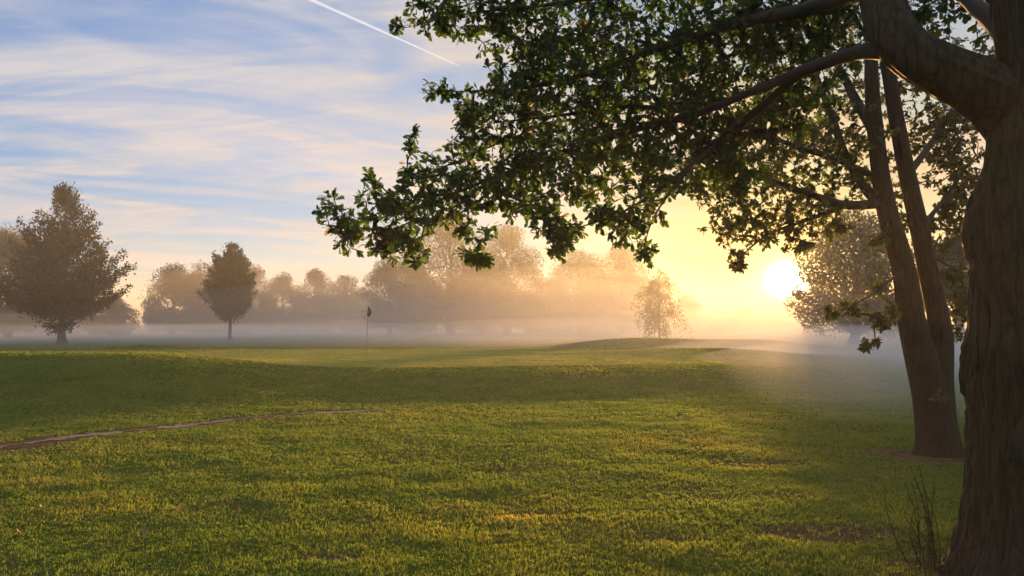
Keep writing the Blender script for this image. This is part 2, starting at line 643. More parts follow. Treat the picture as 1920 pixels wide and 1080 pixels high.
# ------------------------------------------------------------------ near trees: limbs first, then twigs and leaves grown to foliage pads
def resample(pts, step):
    pts = np.asarray(pts, float)
    # Catmull-Rom through the control points
    out = []
    n = len(pts)
    for k in range(n - 1):
        p0, p1, p2, p3 = pts[max(k - 1, 0)], pts[k], pts[k + 1], pts[min(k + 2, n - 1)]
        m = max(2, int(np.linalg.norm(p2[:3] - p1[:3]) / step))
        for t in np.linspace(0, 1, m, endpoint=False):
            out.append(.5 * ((2 * p1) + (-p0 + p2) * t + (2 * p0 - 5 * p1 + 4 * p2 - p3) * t * t + (-p0 + 3 * p1 - 3 * p2 + p3) * t ** 3))
    out.append(pts[-1])
    return np.array(out)


def limb_px(spec):
    """[(px, py, Y, radius)] -> control points with radius in column 3"""
    return np.array([[*P(a, b, c), r] for a, b, c, r in spec])


def grow(limbs, pads, leaf, leaf_mat_i, leaf_len, per, twig_r=.0022, seed=1, sides=4):
    """twigs from the limbs to points spread through the pads, a whorl of leaves on each"""
    r0 = np.random.default_rng(seed)
    pts = []
    for px, py, Y, rx, ry, rz, n in pads:
        c = P(px, py, Y)
        d = r0.normal(size=(n, 3))
        d = d / np.linalg.norm(d, axis=1)[:, None] * (r0.random(n) ** (1 / 2.4))[:, None]
        q = c + d * np.array([rx, ry, rz])
        q += .10 * np.stack([vnoise(q[:, 0] * 4, q[:, 1] * 4, q[:, 2] * 4, s) for s in (1, 2, 3)], 1)
        pts.append(q)
    pts = np.concatenate(pts)
    pos = np.concatenate([l[:, :3] for l in limbs])
    cap = len(pos) + len(pts) * 14
    A = np.zeros((cap, 3))
    par = np.full(cap, -1)
    A[:len(pos)] = pos
    k = 0
    for l in limbs:
        for j in range(len(l)):
            par[k + j] = k + j - 1 if j else -1
        k += len(l)
    n0 = n = k
    d0 = np.array([np.min(np.sum((pos - q) ** 2, 1)) for q in pts])
    chains = []
    for i in np.argsort(d0):
        q = pts[i]
        dd = np.sum((A[:n] - q) ** 2, 1)
        # prefer to leave from a node lying towards the stem
        s = int(np.argmin(dd))
        p = A[s]
        L = math.sqrt(dd[s])
        m = int(min(12, max(2, math.ceil(L / .11))))
        bend = r0.normal(size=3) * L * .13 + np.array([0, 0, .10 * L])
        ch = [s]
        for t in np.linspace(0, 1, m + 1)[1:]:
            A[n] = p + (q - p) * t + bend * 4 * t * (1 - t) * .6
            par[n] = ch[-1]
            ch.append(n)
            n += 1
        chains.append(ch)
    w = np.zeros(n)
    for ch in chains:
        w[ch[-1]] += 1
    for k in range(n - 1, n0 - 1, -1):
        w[par[k]] += w[k]
    mb = MB()
    rad = twig_r * np.maximum(w, 1) ** .5
    lp, ld = [], []
    for ch in chains:
        r = rad[ch].copy()
        r[0] = min(r[0], r[1] * 1.3)
        mb.tube(A[ch], np.minimum(r, .05), sides, 0, cap=False)
        e, b = A[ch[-1]], A[ch[-2]]
        ax = (e - b) / (np.linalg.norm(e - b) + 1e-9)
        m = int(max(3, r0.poisson(per)))
        for j in range(m):
            lp.append(e - ax * r0.random() * .05)
            ld.append(ax)
        for c0 in ch[1:-1]:
            if r0.random() < .45 and w[c0] < 4:
                for j in range(int(r0.integers(1, 4))):
                    lp.append(A[c0])
                    ld.append(ax)
    lp, ld = np.array(lp), np.array(ld)
    m = len(lp)
    d = unit(r0.normal(size=(m, 3)))
    d = unit(d + ld * .75 + np.array([0, 0, -.18]))
    nrm = unit(r0.normal(size=(m, 3)) * .8 + np.array([0, 0, 1.0]))
    pet = r0.uniform(.004, .02, m)[:, None]
    scatter(mb, leaf[0], leaf[1], lp + d * pet, d, nrm, leaf_len * r0.uniform(.6, 1.2, m), leaf_mat_i, np.clip(r0.normal(.48, .2, m), 0, 1))
    print('leaves', m, 'twigs', len(chains))
    return mb


# ---- the big oak at the right edge
OAK_BASE = np.array([OAK[0], OAK[1], float(height(*OAK))])
oak = empty('oak_tree', OAK_BASE, 'huge dark oak with deeply furrowed bark filling the right edge, its leafy limb reaching left', 'tree')


def edge_to_x(px, Y):
    return (px - 960) / FPX * Y


def oak_trunk():
    prof = [(1160, 1690), (1120, 1735), (1080, 1764), (1040, 1776), (1000, 1785), (950, 1793), (900, 1798), (850, 1800), (800, 1798), (750, 1794), (700, 1793), (650, 1799),
            (610, 1809), (560, 1815), (510, 1818), (475, 1812), (450, 1804), (425, 1802), (400, 1806), (375, 1817), (350, 1830), (320, 1843), (280, 1850), (240, 1856), (200, 1868), (150, 1874), (100, 1877), (50, 1874), (0, 1870), (-100, 1872), (-300, 1890), (-700, 1915), (-1100, 1930)]
    z = np.array([P(960, a, 5.0)[2] for a, b in prof])
    th = np.arctan((np.array([b for a_, b in prof]) - 960) / FPX)
    zz = np.arange(z[0], z[-1], .02)
    th = np.interp(zz, z, th)
    th = np.convolve(np.pad(th, 2, mode='edge'), np.ones(5) / 5, 'valid')
    r = np.interp(zz, [-.3, 0, .5, 1.5, 2.2, 2.6, 3.2, 5, 8], [.62, .54, .45, .42, .42, .41, .34, .28, .22])
    cx = 3.255 + .10 * sstep(2.6, 3.4, zz) + .05 * sstep(3.5, 8, zz)
    rs = np.hypot(cx, 5.0) * np.sin(np.arctan(cx / 5.0) - th)      # radius on the side that shows against the sky
    ns = 560
    a = np.arange(ns) * 2 * PI / ns
    left = np.clip(-np.cos(a)[None, :] * np.cos(th)[:, None] + np.sin(a)[None, :] * np.sin(th)[:, None], 0, 1) ** 1.3
    R = r[:, None] + (rs - r)[:, None] * left
    X, Z = np.meshgrid(a, zz)
    # furrowed bark: vertical ridges that wander and join
    wob = .10 * fbm(np.cos(X) * 3, np.sin(X) * 3, Z * 1.6, seed=5) + .05 * vnoise(np.cos(X) * 9, np.sin(X) * 9, Z * 5, seed=6)
    u, v_ = np.cos(X + wob) * R, np.sin(X + wob) * R
    n1 = vnoise(u * 15, v_ * 15, Z * 1.5, seed=11)
    n2 = vnoise(u * 31, v_ * 31, Z * 4.2, seed=12)
    n3 = vnoise(u * 60, v_ * 60, Z * 22, seed=14)
    plates = np.minimum(np.abs(n1) * 2.6, 1.0) ** .8
    plates = plates * (.72 + .28 * np.minimum(np.abs(n2) * 3, 1)) * (1 - .55 * sstep(.42, .6, vnoise(u * 9, v_ * 9, Z * 9, seed=13)))
    amp = .040 * (1 - .35 * sstep(2.5, 5, Z))
    but = .05 * np.cos(X * 5 + 1.0) * np.exp(-np.maximum(Z, 0) / .35)
    R = R - amp * (1 - plates) + .005 * n3 + but + .02 * fbm(np.cos(X) * 2, np.sin(X) * 2, Z * 2, seed=15)
    V = np.stack([cx[:, None] + R * np.cos(X), 5.0 + R * np.sin(X), Z], -1)
    mb = MB()
    n = len(zz)
    i = np.arange(n - 1)[:, None] * ns + np.arange(ns)[None, :]
    j = np.arange(n - 1)[:, None] * ns + (np.arange(ns)[None, :] + 1) % ns
    mb.add(V.reshape(-1, 3), np.stack([i, j, j + ns, i + ns], -1).reshape(-1, 4))
    return mb


oak_trunk().build('trunk', M_oak_bark, oak, loc=OAK_BASE)


def rough_limb(spec, step=.06, sides=28, amp=.085):
    c = resample(limb_px(spec), step)
    s = random.randint(0, 999)

    def warp(r, a):
        k = np.arange(len(r))[:, None] * step
        A = a[None, :]
        return r * (1 + amp * 2.2 * fbm(np.cos(A) * 1.2 + 0 * k, np.sin(A) * 1.2 + 0 * k, k * 1.6, seed=s) + amp * vnoise(np.cos(A) * 5 + 0 * k, np.sin(A) * 5 + 0 * k, k * 3, seed=s + 1))
    mb = MB()
    mb.tube(c[:, :3], c[:, 3], sides, 0, warp=warp)
    return c, mb


L_main = [(1975, 300, 5.0, .22), (1900, 215, 5.0, .20), (1835, 168, 4.98, .175), (1765, 134, 5.0, .16), (1708, 100, 5.05, .150), (1668, 50, 5.15, .140), (1650, -20, 5.25, .13), (1625, -120, 5.4, .13), (1560, -260, 5.8, .10), (1450, -380, 6.4, .06)]
L_side = [(1690, 92, 5.1, .085), (1640, 92, 5.25, .062), (1590, 103, 5.5, .046), (1500, 135, 6.0, .042), (1410, 172, 6.5, .036), (1310, 212, 6.9, .030), (1200, 240, 7.0, .032), (1060, 285, 6.9, .022), (920, 335, 6.7, .015), (780, 392, 6.5, .008), (650, 420, 6.3, .004)]
L_up = [(1655, 20, 5.2, .075), (1610, -10, 5.5, .055), (1500, 20, 6.3, .055), (1380, 45, 6.9, .045), (1240, 90, 7.1, .035), (1100, 140, 7.1, .025), (980, 165, 7.0, .014), (850, 172, 6.9, .005)]
L_top = [(1640, -60, 5.35, .08), (1540, -80, 6.0, .06), (1380, -60, 6.8, .045), (1200, -20, 7.2, .03), (1020, 10, 7.1, .018), (880, 25, 6.8, .008), (760, 52, 6.5, .003)]
L_low = [(1500, 135, 6.0, .04), (1440, 190, 6.5, .034), (1340, 270, 6.9, .026), (1260, 340, 6.9, .018), (1170, 396, 6.7, .010), (1090, 425, 6.6, .006), (1040, 440, 6.6, .003)]
L_low2 = [(1340, 270, 6.9, .02), (1290, 320, 6.8, .014), (1230, 400, 6.6, .008), (1205, 470, 6.5, .003)]
L_mid = [(1310, 212, 6.9, .025), (1180, 200, 7.2, .02), (1060, 215, 7.2, .014), (930, 230, 7.1, .007)]
L_drop = [(920, 335, 6.7, .010), (850, 400, 6.5, .007), (885, 440, 6.35, .0045), (905, 475, 6.3, .003)]
L_crown = [(1885, -60, 5.1, .20), (1800, -240, 5.6, .14), (1650, -450, 6.3, .09), (1400, -560, 7.0, .04)]
L_back = [(1890, 60, 5.1, .09), (1840, 20, 5.6, .06), (1780, -20, 6.3, .04), (1700, -40, 7.2, .02)]

limbs = []
for spec, sd, nm in [(L_main, 56, 'limb'), (L_side, 14, 'branch'), (L_up, 14, 'branch'), (L_top, 14, 'branch'), (L_low, 10, 'branch'), (L_low2, 8, 'branch'), (L_mid, 10, 'branch'),
                     (L_drop, 8, 'branch'), (L_crown, 20, 'limb'), (L_back, 12, 'branch')]:
    c, mb = rough_limb(spec, .05, sd)
    o = mb.build(nm, M_oak_bark if nm == 'limb' else M_twig, oak if nm == 'limb' or spec is L_back else main_limb, loc=OAK_BASE)
    if spec is L_main:
        main_limb = o
    limbs.append(c)

D = 1.0
oak_pads = [
    (625, 400, 6.3, .13, .20, .12, 14), (660, 440, 6.3, .20, .25, .14, 32), (720, 400, 6.4, .30, .35, .22, 69), (735, 460, 6.35, .18, .22, .14, 36), (785, 480, 6.35, .10, .16, .17, 20),
    (690, 350, 6.5, .10, .2, .07, 8), (770, 270, 6.7, .06, .1, .13, 8), (790, 310, 6.7, .16, .25, .12, 26),
    (815, 370, 6.55, .33, .40, .27, 94), (890, 340, 6.7, .36, .50, .30, 98), (870, 440, 6.4, .09, .12, .05, 8), (890, 485, 6.3, .15, .14, .06, 16), (920, 438, 6.3, .10, .1, .05, 9), (905, 500, 6.3, .05, .06, .05, 5),
    (830, 172, 6.9, .13, .15, .06, 12), (880, 190, 7.0, .15, .25, .14, 24), (880, 250, 7.0, .2, .3, .2, 36),
    (950, 230, 7.0, .36, .55, .40, 122), (980, 130, 7.0, .36, .5, .34, 132), (1010, 320, 6.95, .42, .6, .36, 176), (980, 390, 6.7, .25, .3, .12, 40),
    (1080, 180, 7.1, .62, .85, .55, 287), (1120, 310, 7.0, .52, .7, .36, 209), (1060, 60, 7.2, .55, .8, .38, 187), (1200, 80, 7.3, .75, 1.0, .5, 276), (1210, 220, 7.3, .70, .9, .42, 264), (1230, 340, 7.0, .42, .55, .26, 73),
    (1050, 425, 6.6, .26, .3, .12, 46), (1060, 470, 6.6, .12, .15, .10, 18), (1130, 400, 6.7, .25, .3, .10, 30), (1180, 430, 6.6, .22, .25, .15, 40), (1210, 475, 6.5, .09, .12, .10, 14), (1230, 400, 6.6, .12, .2, .1, 14),
    (1350, 60, 7.3, .70, 1.0, .45, 270), (1340, 170, 7.5, .60, .9, .4, 221), (1330, 280, 7.3, .5, .8, .32, 155), (1470, 40, 7.3, .6, .9, .4, 221), (1470, 170, 7.3, .5, .8, .35, 139), (1430, 260, 7.4, .4, .7, .28, 90), (1400, 350, 7.3, .3, .5, .16, 40),
    (900, 25, 6.8, .30, .4, .17, 50), (830, 40, 6.6, .22, .3, .16, 38), (790, 15, 6.6, .14, .2, .08, 14), (752, 52, 6.5, .05, .08, .05, 6), (960, 20, 6.9, .25, .4, .18, 59), (870, 70, 6.7, .08, .1, .07, 8),
    (1580, 40, 6.8, .5, .8, .40, 139), (1580, -60, 6.4, .6, .8, .3, 65), (1750, 10, 6.6, .40, .6, .25, 60), (1830, -10, 6.3, .4, .6, .18, 40), (1900, 30, 6.5, .3, .5, .2, 30),
    (1000, -80, 7.2, 1.1, 1.2, .35, 143), (1300, -110, 7.3, 1.3, 1.3, .5, 187), (1600, -300, 6.6, 1.3, 1.3, .7, 122), (1400, -480, 7.0, 1.4, 1.4, .7, 98), (1900, -350, 6.0, 1.2, 1.3, .8, 82), (2000, -700, 5.5, 1.5, 1.5, .9, 82),
]
grow(limbs, oak_pads, OAK_LEAF, 1, .067, 7.4, seed=4).build('crown', [M_twig, M_oak_leaf], oak, smooth=False, loc=OAK_BASE)

# ---- the twin-stemmed tree behind it
TW = np.array([TWIN[0], TWIN[1], float(height(*TWIN))])
twin = empty('forked_tree', TW, 'brown tree with two bare leaning stems forking low, just left of the huge oak trunk', 'tree')
TY = TWIN[1]
mb = MB()
S_a = [(1762, 900, TY, .34), (1759, 862, TY, .30), (1756, 830, TY, .275), (1750, 780, TY, .275), (1740, 720, TY, .26), (1719, 640, TY, .225), (1705, 580, TY, .195), (1697, 520, TY, .18), (1682, 460, TY, .165), (1662, 390, TY, .150), (1650, 320, TY, .135), (1642, 250, TY, .125), (1636, 180, TY, .115), (1634, 110, TY, .10), (1640, 0, TY + .1, .085), (1650, -120, TY + .2, .06)]
S_b = [(1764, 880, TY + .05, .30), (1759, 780, TY + .05, .255), (1757, 700, TY + .05, .235), (1763, 640, TY + .05, .19), (1759, 590, TY + .05, .165), (1745, 530, TY + .05, .15), (1733, 470, TY + .05, .145), (1718, 400, TY + .05, .14), (1700, 320, TY + .05, .13), (1684, 240, TY + .1, .12), (1670, 160, TY + .15, .11), (1660, 80, TY + .2, .10), (1665, -40, TY + .3, .08), (1690, -180, TY + .5, .05)]
tl = []
for sp in (S_a, S_b):
    c = resample(limb_px(sp), .07)
    c[:, 3] *= .80 + .22 * np.exp(-np.maximum(c[:, 2] - TW[2], 0) / .22)
    sd = 3 + len(tl)

    def warp(r, a, sd=sd):
        k = np.arange(len(r))[:, None] * .07
        A = a[None, :]
        return r * (1 + .10 * fbm(np.cos(A) * 1.5 + 0 * k, np.sin(A) * 1.5 + 0 * k, k * 1.2, seed=sd) + .06 * vnoise(np.cos(A) * 6 + 0 * k, np.sin(A) * 6 + 0 * k, k * .8, seed=sd + 7)
                    + .10 * np.cos(A * 5) * np.exp(-np.maximum(k - .2, 0) / .25))
    mb.tube(c[:, :3], c[:, 3], 40, 0, warp=warp)
    tl.append(c)
mb.build('trunk', M_twin_bark, twin, loc=TW)
T_br = [
    [(1660, 395, TY, .085), (1620, 350, TY + .1, .075), (1585, 290, TY + .2, .065), (1560, 220, TY + .4, .06), (1530, 140, TY + .7, .045), (1500, 60, TY + 1, .03), (1470, -40, TY + 1.2, .015)],
    [(1655, 380, TY, .09), (1590, 385, TY - .1, .07), (1520, 365, TY - .2, .055), (1450, 340, TY - .2, .04), (1380, 320, TY - .1, .025), (1310, 330, TY, .012)],
    [(1640, 250, TY, .085), (1600, 180, TY + .3, .075), (1575, 130, TY + .5, .06), (1530, 60, TY + .8, .04), (1500, -40, TY + 1, .02)],
    [(1640, 330, TY, .05), (1570, 300, TY - .3, .045), (1480, 270, TY - .4, .035), (1400, 240, TY - .3, .02)],
    [(1590, 385, TY - .1, .04), (1520, 410, TY - .2, .03), (1440, 440, TY - .3, .02), (1390, 480, TY - .35, .008)],
    [(1690, 505, TY, .022), (1665, 530, TY - .3, .017), (1625, 558, TY - .5, .012), (1580, 580, TY - .6, .007), (1545, 590, TY - .65, .003)],
    [(1700, 330, TY, .06), (1745, 270, TY + .3, .05), (1790, 200, TY + .7, .04), (1830, 120, TY + 1, .025)],
    [(1725, 430, TY + .05, .045), (1765, 380, TY + .4, .035), (1800, 330, TY + .8, .025), (1830, 290, TY + 1.1, .015)],
    [(1735, 480, TY, .025), (1765, 490, TY + .5, .02), (1800, 520, TY + .9, .014), (1815, 580, TY + 1.1, .006)],
]
for sp in T_br:
    c, mb = rough_limb([(q0, q1, q2, q3 * .8) for q0, q1, q2, q3 in sp], .07, 10)
    mb.build('branch', M_twig, twin, loc=TW)
    tl.append(c)
twin_pads = [
    (1690, 190, TY + .9, .40, .6, .5, 75), (1720, 110, TY + 1.0, .5, .7, .35, 80), (1800, 250, TY + 1.3, .45, .7, .5, 90), (1700, 310, TY + 1.0, .28, .5, .35, 40), (1850, 180, TY + 1.3, .4, .6, .4, 60), (1820, 360, TY + 1.1, .3, .5, .35, 50),
    (1350, 380, TY - .1, .35, .5, .45, 69), (1390, 440, TY - .3, .33, .4, .33, 71), (1385, 490, TY - .35, .12, .2, .10, 13), (1450, 420, TY - .2, .38, .5, .32, 89), (1440, 330, TY, .6, .8, .5, 127), (1330, 320, TY, .4, .6, .4, 102),
    (1520, 400, TY - .1, .45, .6, .32, 92), (1520, 300, TY, .6, .8, .5, 187), (1570, 430, TY, .22, .3, .13, 29), (1510, 455, TY - .2, .13, .2, .1, 18), (1540, 200, TY + .6, .7, .9, .6, 187), (1600, 270, TY + .4, .5, .7, .6, 119), (1600, 360, TY + .1, .35, .5, .3, 46),
    (1450, 220, TY + .4, .6, .8, .4, 102), (1500, 60, TY + 1, .8, 1, .6, 119), (1600, 90, TY + .8, .7, .9, .6, 119), (1620, -60, TY + .6, 1.1, 1.1, .6, 119),
    (1740, 120, TY + .8, .45, .7, .35, 110), (1800, 180, TY + .9, .45, .7, .45, 150), (1760, 250, TY + .6, .35, .6, .4, 110), (1790, 320, TY + .8, .35, .6, .4, 140), (1780, 400, TY + .6, .3, .5, .25, 90), (1840, 120, TY + 1, .4, .5, .3, 80),
    (1760, 460, TY + .5, .16, .3, .13, 32), (1795, 520, TY + .8, .22, .4, .2, 68), (1815, 580, TY + 1, .15, .3, .2, 48), (1800, 620, TY + 1, .07, .15, .1, 12),
    (1690, 400, TY + .2, .1, .2, .3, 23), (1640, 450, TY - .1, .12, .2, .08, 17), (1665, 440, TY - .1, .06, .15, .1, 10),
    (1600, 575, TY - .55, .17, .15, .08, 30), (1560, 590, TY - .6, .10, .12, .07, 17), (1645, 540, TY - .3, .09, .12, .06, 10), (1655, 600, TY - .4, .14, .15, .13, 30), (1640, 640, TY - .4, .10, .1, .05, 11), (1672, 570, TY - .3, .07, .1, .1, 10), (1620, 655, TY - .45, .04, .05, .03, 5),
]
grow(tl, twin_pads, OVAL_LEAF, 1, .064, 9, seed=9).build('crown', [M_twig, M_twin_leaf], twin, smooth=False, loc=TW)
mb = grow([resample(limb_px([(1775, 800, TY - .31, .012), (1772, 770, TY - .36, .008), (1766, 752, TY - .42, .004)]), .05)], [(1768, 752, TY - .40, .10, .08, .06, 9)], OVAL_LEAF, 1, .06, 4, seed=3)
mb.build('sprout', [M_twig, M_twin_leaf], twin, smooth=False, loc=TW)


# ------------------------------------------------------------------ distant trees
def base_at(px, Y):
    x = (px - 960) / FPX * Y
    return np.array([x, Y, float(height(x, Y))])


def stem_tree(name, label, px, Y, H, prof, nbr, leaf, nleaf, seed, mat, trunk_r, spike=.5, droop=0.0, sparse=1.0, group=None, skirt=0):
    """tree with one straight stem and branches filling a height profile [(t, R/H)]"""
    global rng
    rng = np.random.default_rng(seed)
    b = base_at(px, Y)
    root = empty(name, b, label, 'tree', group)
    mb = MB()
    zt = np.linspace(-.05, .93, 24)
    off = np.stack([.012 * H * vnoise(zt * 3, 0, seed=seed), .012 * H * vnoise(zt * 3, 5, seed=seed), zt * H], 1)
    off[:3, :2] *= .3
    mb.tube(b + off, trunk_r * (1.02 - zt) * (1 + .8 * np.exp(-np.maximum(zt, 0) / .02)), 12)
    mb.build('trunk', M_far_bark, root, loc=b)
    T, R = np.array(prof).T
    cr = MB()
    t = rng.uniform(T[0], T[-1], nbr * 3)
    keep = rng.random(len(t)) < (np.interp(t, T, R) / R.max() + .25)
    t = t[keep][:nbr]
    lp, ld = [], []
    for tt in t:
        az = rng.uniform(0, 2 * PI)
        lump = 1 + .5 * vnoise(np.cos(az) * 1.6, np.sin(az) * 1.6, tt * 9, seed=seed)
        rr = np.interp(tt, T, R) * H * rng.uniform(.5, 1.08) * lump
        z1 = tt * H
        z0 = max(T[0] * H * .8, z1 - rr * (.35 + spike * rng.random()) + droop * rr * .9)
        s = np.array([0, 0, z0])
        e = np.array([rr * math.cos(az), rr * math.sin(az), z1 - droop * rr * .3])
        k = np.linspace(0, 1, 7)[:, None]
        arc = np.array([0, 0, 1]) * (rr * (.10 + droop * .8)) * (4 * k * (1 - k)) * (1 if droop else -1)
        pts = s + (e - s) * k + arc
        cr.tube(b + pts, np.linspace(.035, .008, 7) * H / 12, 3, 0, cap=False)
        m = max(4, int(nleaf / nbr * (rr / (R.max() * H) + .15) * 1.6))
        q = rng.uniform(.22, 1.02, m)
        pp = s + (e - s) * q[:, None] + np.array([0, 0, 1]) * (rr * (.10 + droop * .8) * 4 * q * (1 - q) * (1 if droop else -1))[:, None]
        spread = (.030 * H * (1.35 - q))[:, None] * sparse
        pp = pp + rng.normal(size=(m, 3)) * spread
        if droop:
            pp[:, 2] -= rng.random(m) ** 1.5 * droop * .32 * H * q
        lp.append(pp)
        ld.append(np.tile(unit(e - s), (m, 1)))
        if spike > .3 and rng.random() < spike:      # upright shoots beyond the outline
            sh = e + np.array([rng.normal() * .02 * H, rng.normal() * .02 * H, H * rng.uniform(.015, .06)])
            cr.tube(b + np.array([e, (e + sh) / 2, sh]), [.012 * H / 12, .01 * H / 12, .005 * H / 12], 3, 0, cap=False)
            q = rng.uniform(0, .9, 5)[:, None]
            lp.append(e + (sh - e) * q + rng.normal(size=(5, 3)) * .01 * H)
            ld.append(np.tile(unit(sh - e), (5, 1)))
    for k in range(skirt):           # leafy shoots from the bare stem
        az = rng.uniform(0, 2 * PI)
        s = np.array([0, 0, rng.uniform(.07, .12) * H])
        e = s + np.array([math.cos(az), math.sin(az), rng.uniform(-.1, .75)]) * H * rng.uniform(.05, .13)
        cr.tube(b + np.array([s, (s + e) / 2 + [0, 0, .01 * H], e]), [.02, .014, .006], 3, 0, cap=False)
        q = rng.uniform(.3, 1, 26)[:, None]
        lp.append(s + (e - s) * q + rng.normal(size=(26, 3)) * .014 * H)
        ld.append(np.tile(unit(e - s), (26, 1)))
    lp, ld = np.concatenate(lp), np.concatenate(ld)
    lp[:, 2] = np.maximum(lp[:, 2], .25)
    d = unit(ld + rng.normal(size=lp.shape) * .7 + np.array([0, 0, -.6 if droop else .15]))
    scatter(cr, *DIAMOND, b + lp, d, rand_dir(len(lp)), leaf * rng.uniform(.6, 1.3, len(lp)), 1, np.clip(rng.normal(.5, .22, len(lp)), 0, 1))
    cr.build('crown', [M_far_bark, mat], root, smooth=False, loc=b)
    return root


def lobed_tree(name, label, px, Y, H, R, z0, leaf, nleaf, seed, nlobe=26, trunk_r=.5, mat=None, group=None, flat=1.0, squash=.8, limbs=5, gapdir=None):
    """broad crown made of many leaf clumps on limbs"""
    global rng
    rng = np.random.default_rng(seed)
    b = base_at(px, Y)
    root = empty(name, b, label, 'tree', group)
    mb = MB()
    zt = np.linspace(-.03, 1, 14)
    hz = z0 + (H - z0) * .45
    mb.tube(b + np.stack([.3 * vnoise(zt * 3, 0, seed=seed), .3 * vnoise(zt * 3, 7, seed=seed), zt * hz], 1) * np.array([1, 1, 1]), trunk_r * (1 - .6 * zt) * (1 + .7 * np.exp(-np.maximum(zt, 0) / .05)), 12)
    mb.build('trunk', M_far_bark, root, loc=b)
    cz, hz2 = (z0 + H) / 2, (H - z0) / 2
    cr = MB()
    lr = rng.uniform(.22, .38, nlobe) * min(R, hz2 * 1.15)
    tq = np.where(np.arange(nlobe) % 3 == 0, rng.random(nlobe) * .2, rng.random(nlobe) * .97)
    az = np.arange(nlobe) * 2.39996 + rng.uniform(0, .8, nlobe)
    dome = np.clip(1 - tq ** 2.3, 0, 1) ** .55 * (.72 + .28 * np.clip(tq / .25, 0, 1))
    rq = np.maximum(R * dome * rng.uniform(.72, 1.0, nlobe) - lr * .8, 0)
    c = np.stack([rq * np.cos(az), rq * np.sin(az), z0 + lr * squash * .7 + tq * (H - z0 - lr * squash * 1.6)], 1)
    c = np.concatenate([c, np.array([[0, 0, cz]])])
    lr = np.append(lr, .80 * min(R, hz2))
    share = lr ** 2
    share[-1] *= .55
    share = share / np.sum(share)
    lp = []
    for cc, l, s in zip(c, lr, share):
        m = max(20, int(nleaf * s))
        q = rand_dir(m) * (rng.random(m) ** .30)[:, None] * l * np.array([1, 1, squash])
        q *= (1 + .28 * vnoise(q[:, 0] / l * 2.4 + cc[0], q[:, 1] / l * 2.4 + cc[1], q[:, 2] / l * 2.4, seed=seed))[:, None]
        lp.append(cc + q)
        k = np.linspace(0, 1, 5)[:, None]
        s0 = np.array([0, 0, max(z0 * .7, cc[2] - l - np.hypot(cc[0], cc[1]) * .6)])
        cr.tube(b + s0 + (cc - s0) * k + np.array([0, 0, .06 * R]) * 4 * k * (1 - k), np.linspace(.30, .07, 5) * trunk_r, 5, 0, cap=False)
    lp = np.concatenate(lp)
    lp = lp[lp[:, 2] > max(.3, z0 * .55)]
    if gapdir is not None:
        g = unit(gapdir - np.array([0, 0, EYE]))
        w = b + lp - np.array([0, 0, EYE])
        off = np.linalg.norm(w - (w @ g)[:, None] * g, axis=1)
        lp = lp[off > .42]
    dd = rand_dir(len(lp))
    dd[:, 2] -= .2
    scatter(cr, *DIAMOND, b + lp, dd, rand_dir(len(lp)), leaf * rng.uniform(.55, 1.3, len(lp)), 1, np.clip(rng.normal(.5, .22, len(lp)), 0, 1))
    cr.build('crown', [M_far_bark, mat or M_far_leaf], root, smooth=False, loc=b)
    return root


def Hpx(py, Y):
    return P(960, py, Y)[2]


stem_tree('hornbeam_tree', 'tall dark pointed tree with a leafy tuft low on its trunk at left', 118, 78, Hpx(352, 78), [(.25, .20), (.29, .35), (.35, .41), (.45, .39), (.56, .32), (.66, .26), (.76, .20), (.86, .14), (.93, .09), (1.0, .02)],
          190, .24, 36000, 101, M_far_leaf, .36, spike=.75, skirt=26)
stem_tree('hornbeam_tree', 'small dark egg-shaped tree on a thin bare trunk, alone in the mist', 433, 95, Hpx(460, 95), [(.27, .04), (.33, .15), (.42, .26), (.52, .31), (.60, .28), (.70, .24), (.80, .20), (.90, .15), (.96, .09), (1.0, .03)],
          170, .25, 27000, 102, M_far_leaf, .21, spike=.45)
stem_tree('birch_tree', 'wispy weeping birch glowing orange near the sunrise, on the misty bank', 1236, 88, Hpx(505, 88), [(.10, .22), (.25, .36), (.42, .37), (.58, .33), (.72, .27), (.84, .18), (.93, .10), (1.0, .02)],
          105, .19, 5200, 103, M_birch_leaf, .15, spike=.2, droop=.55, sparse=.9)

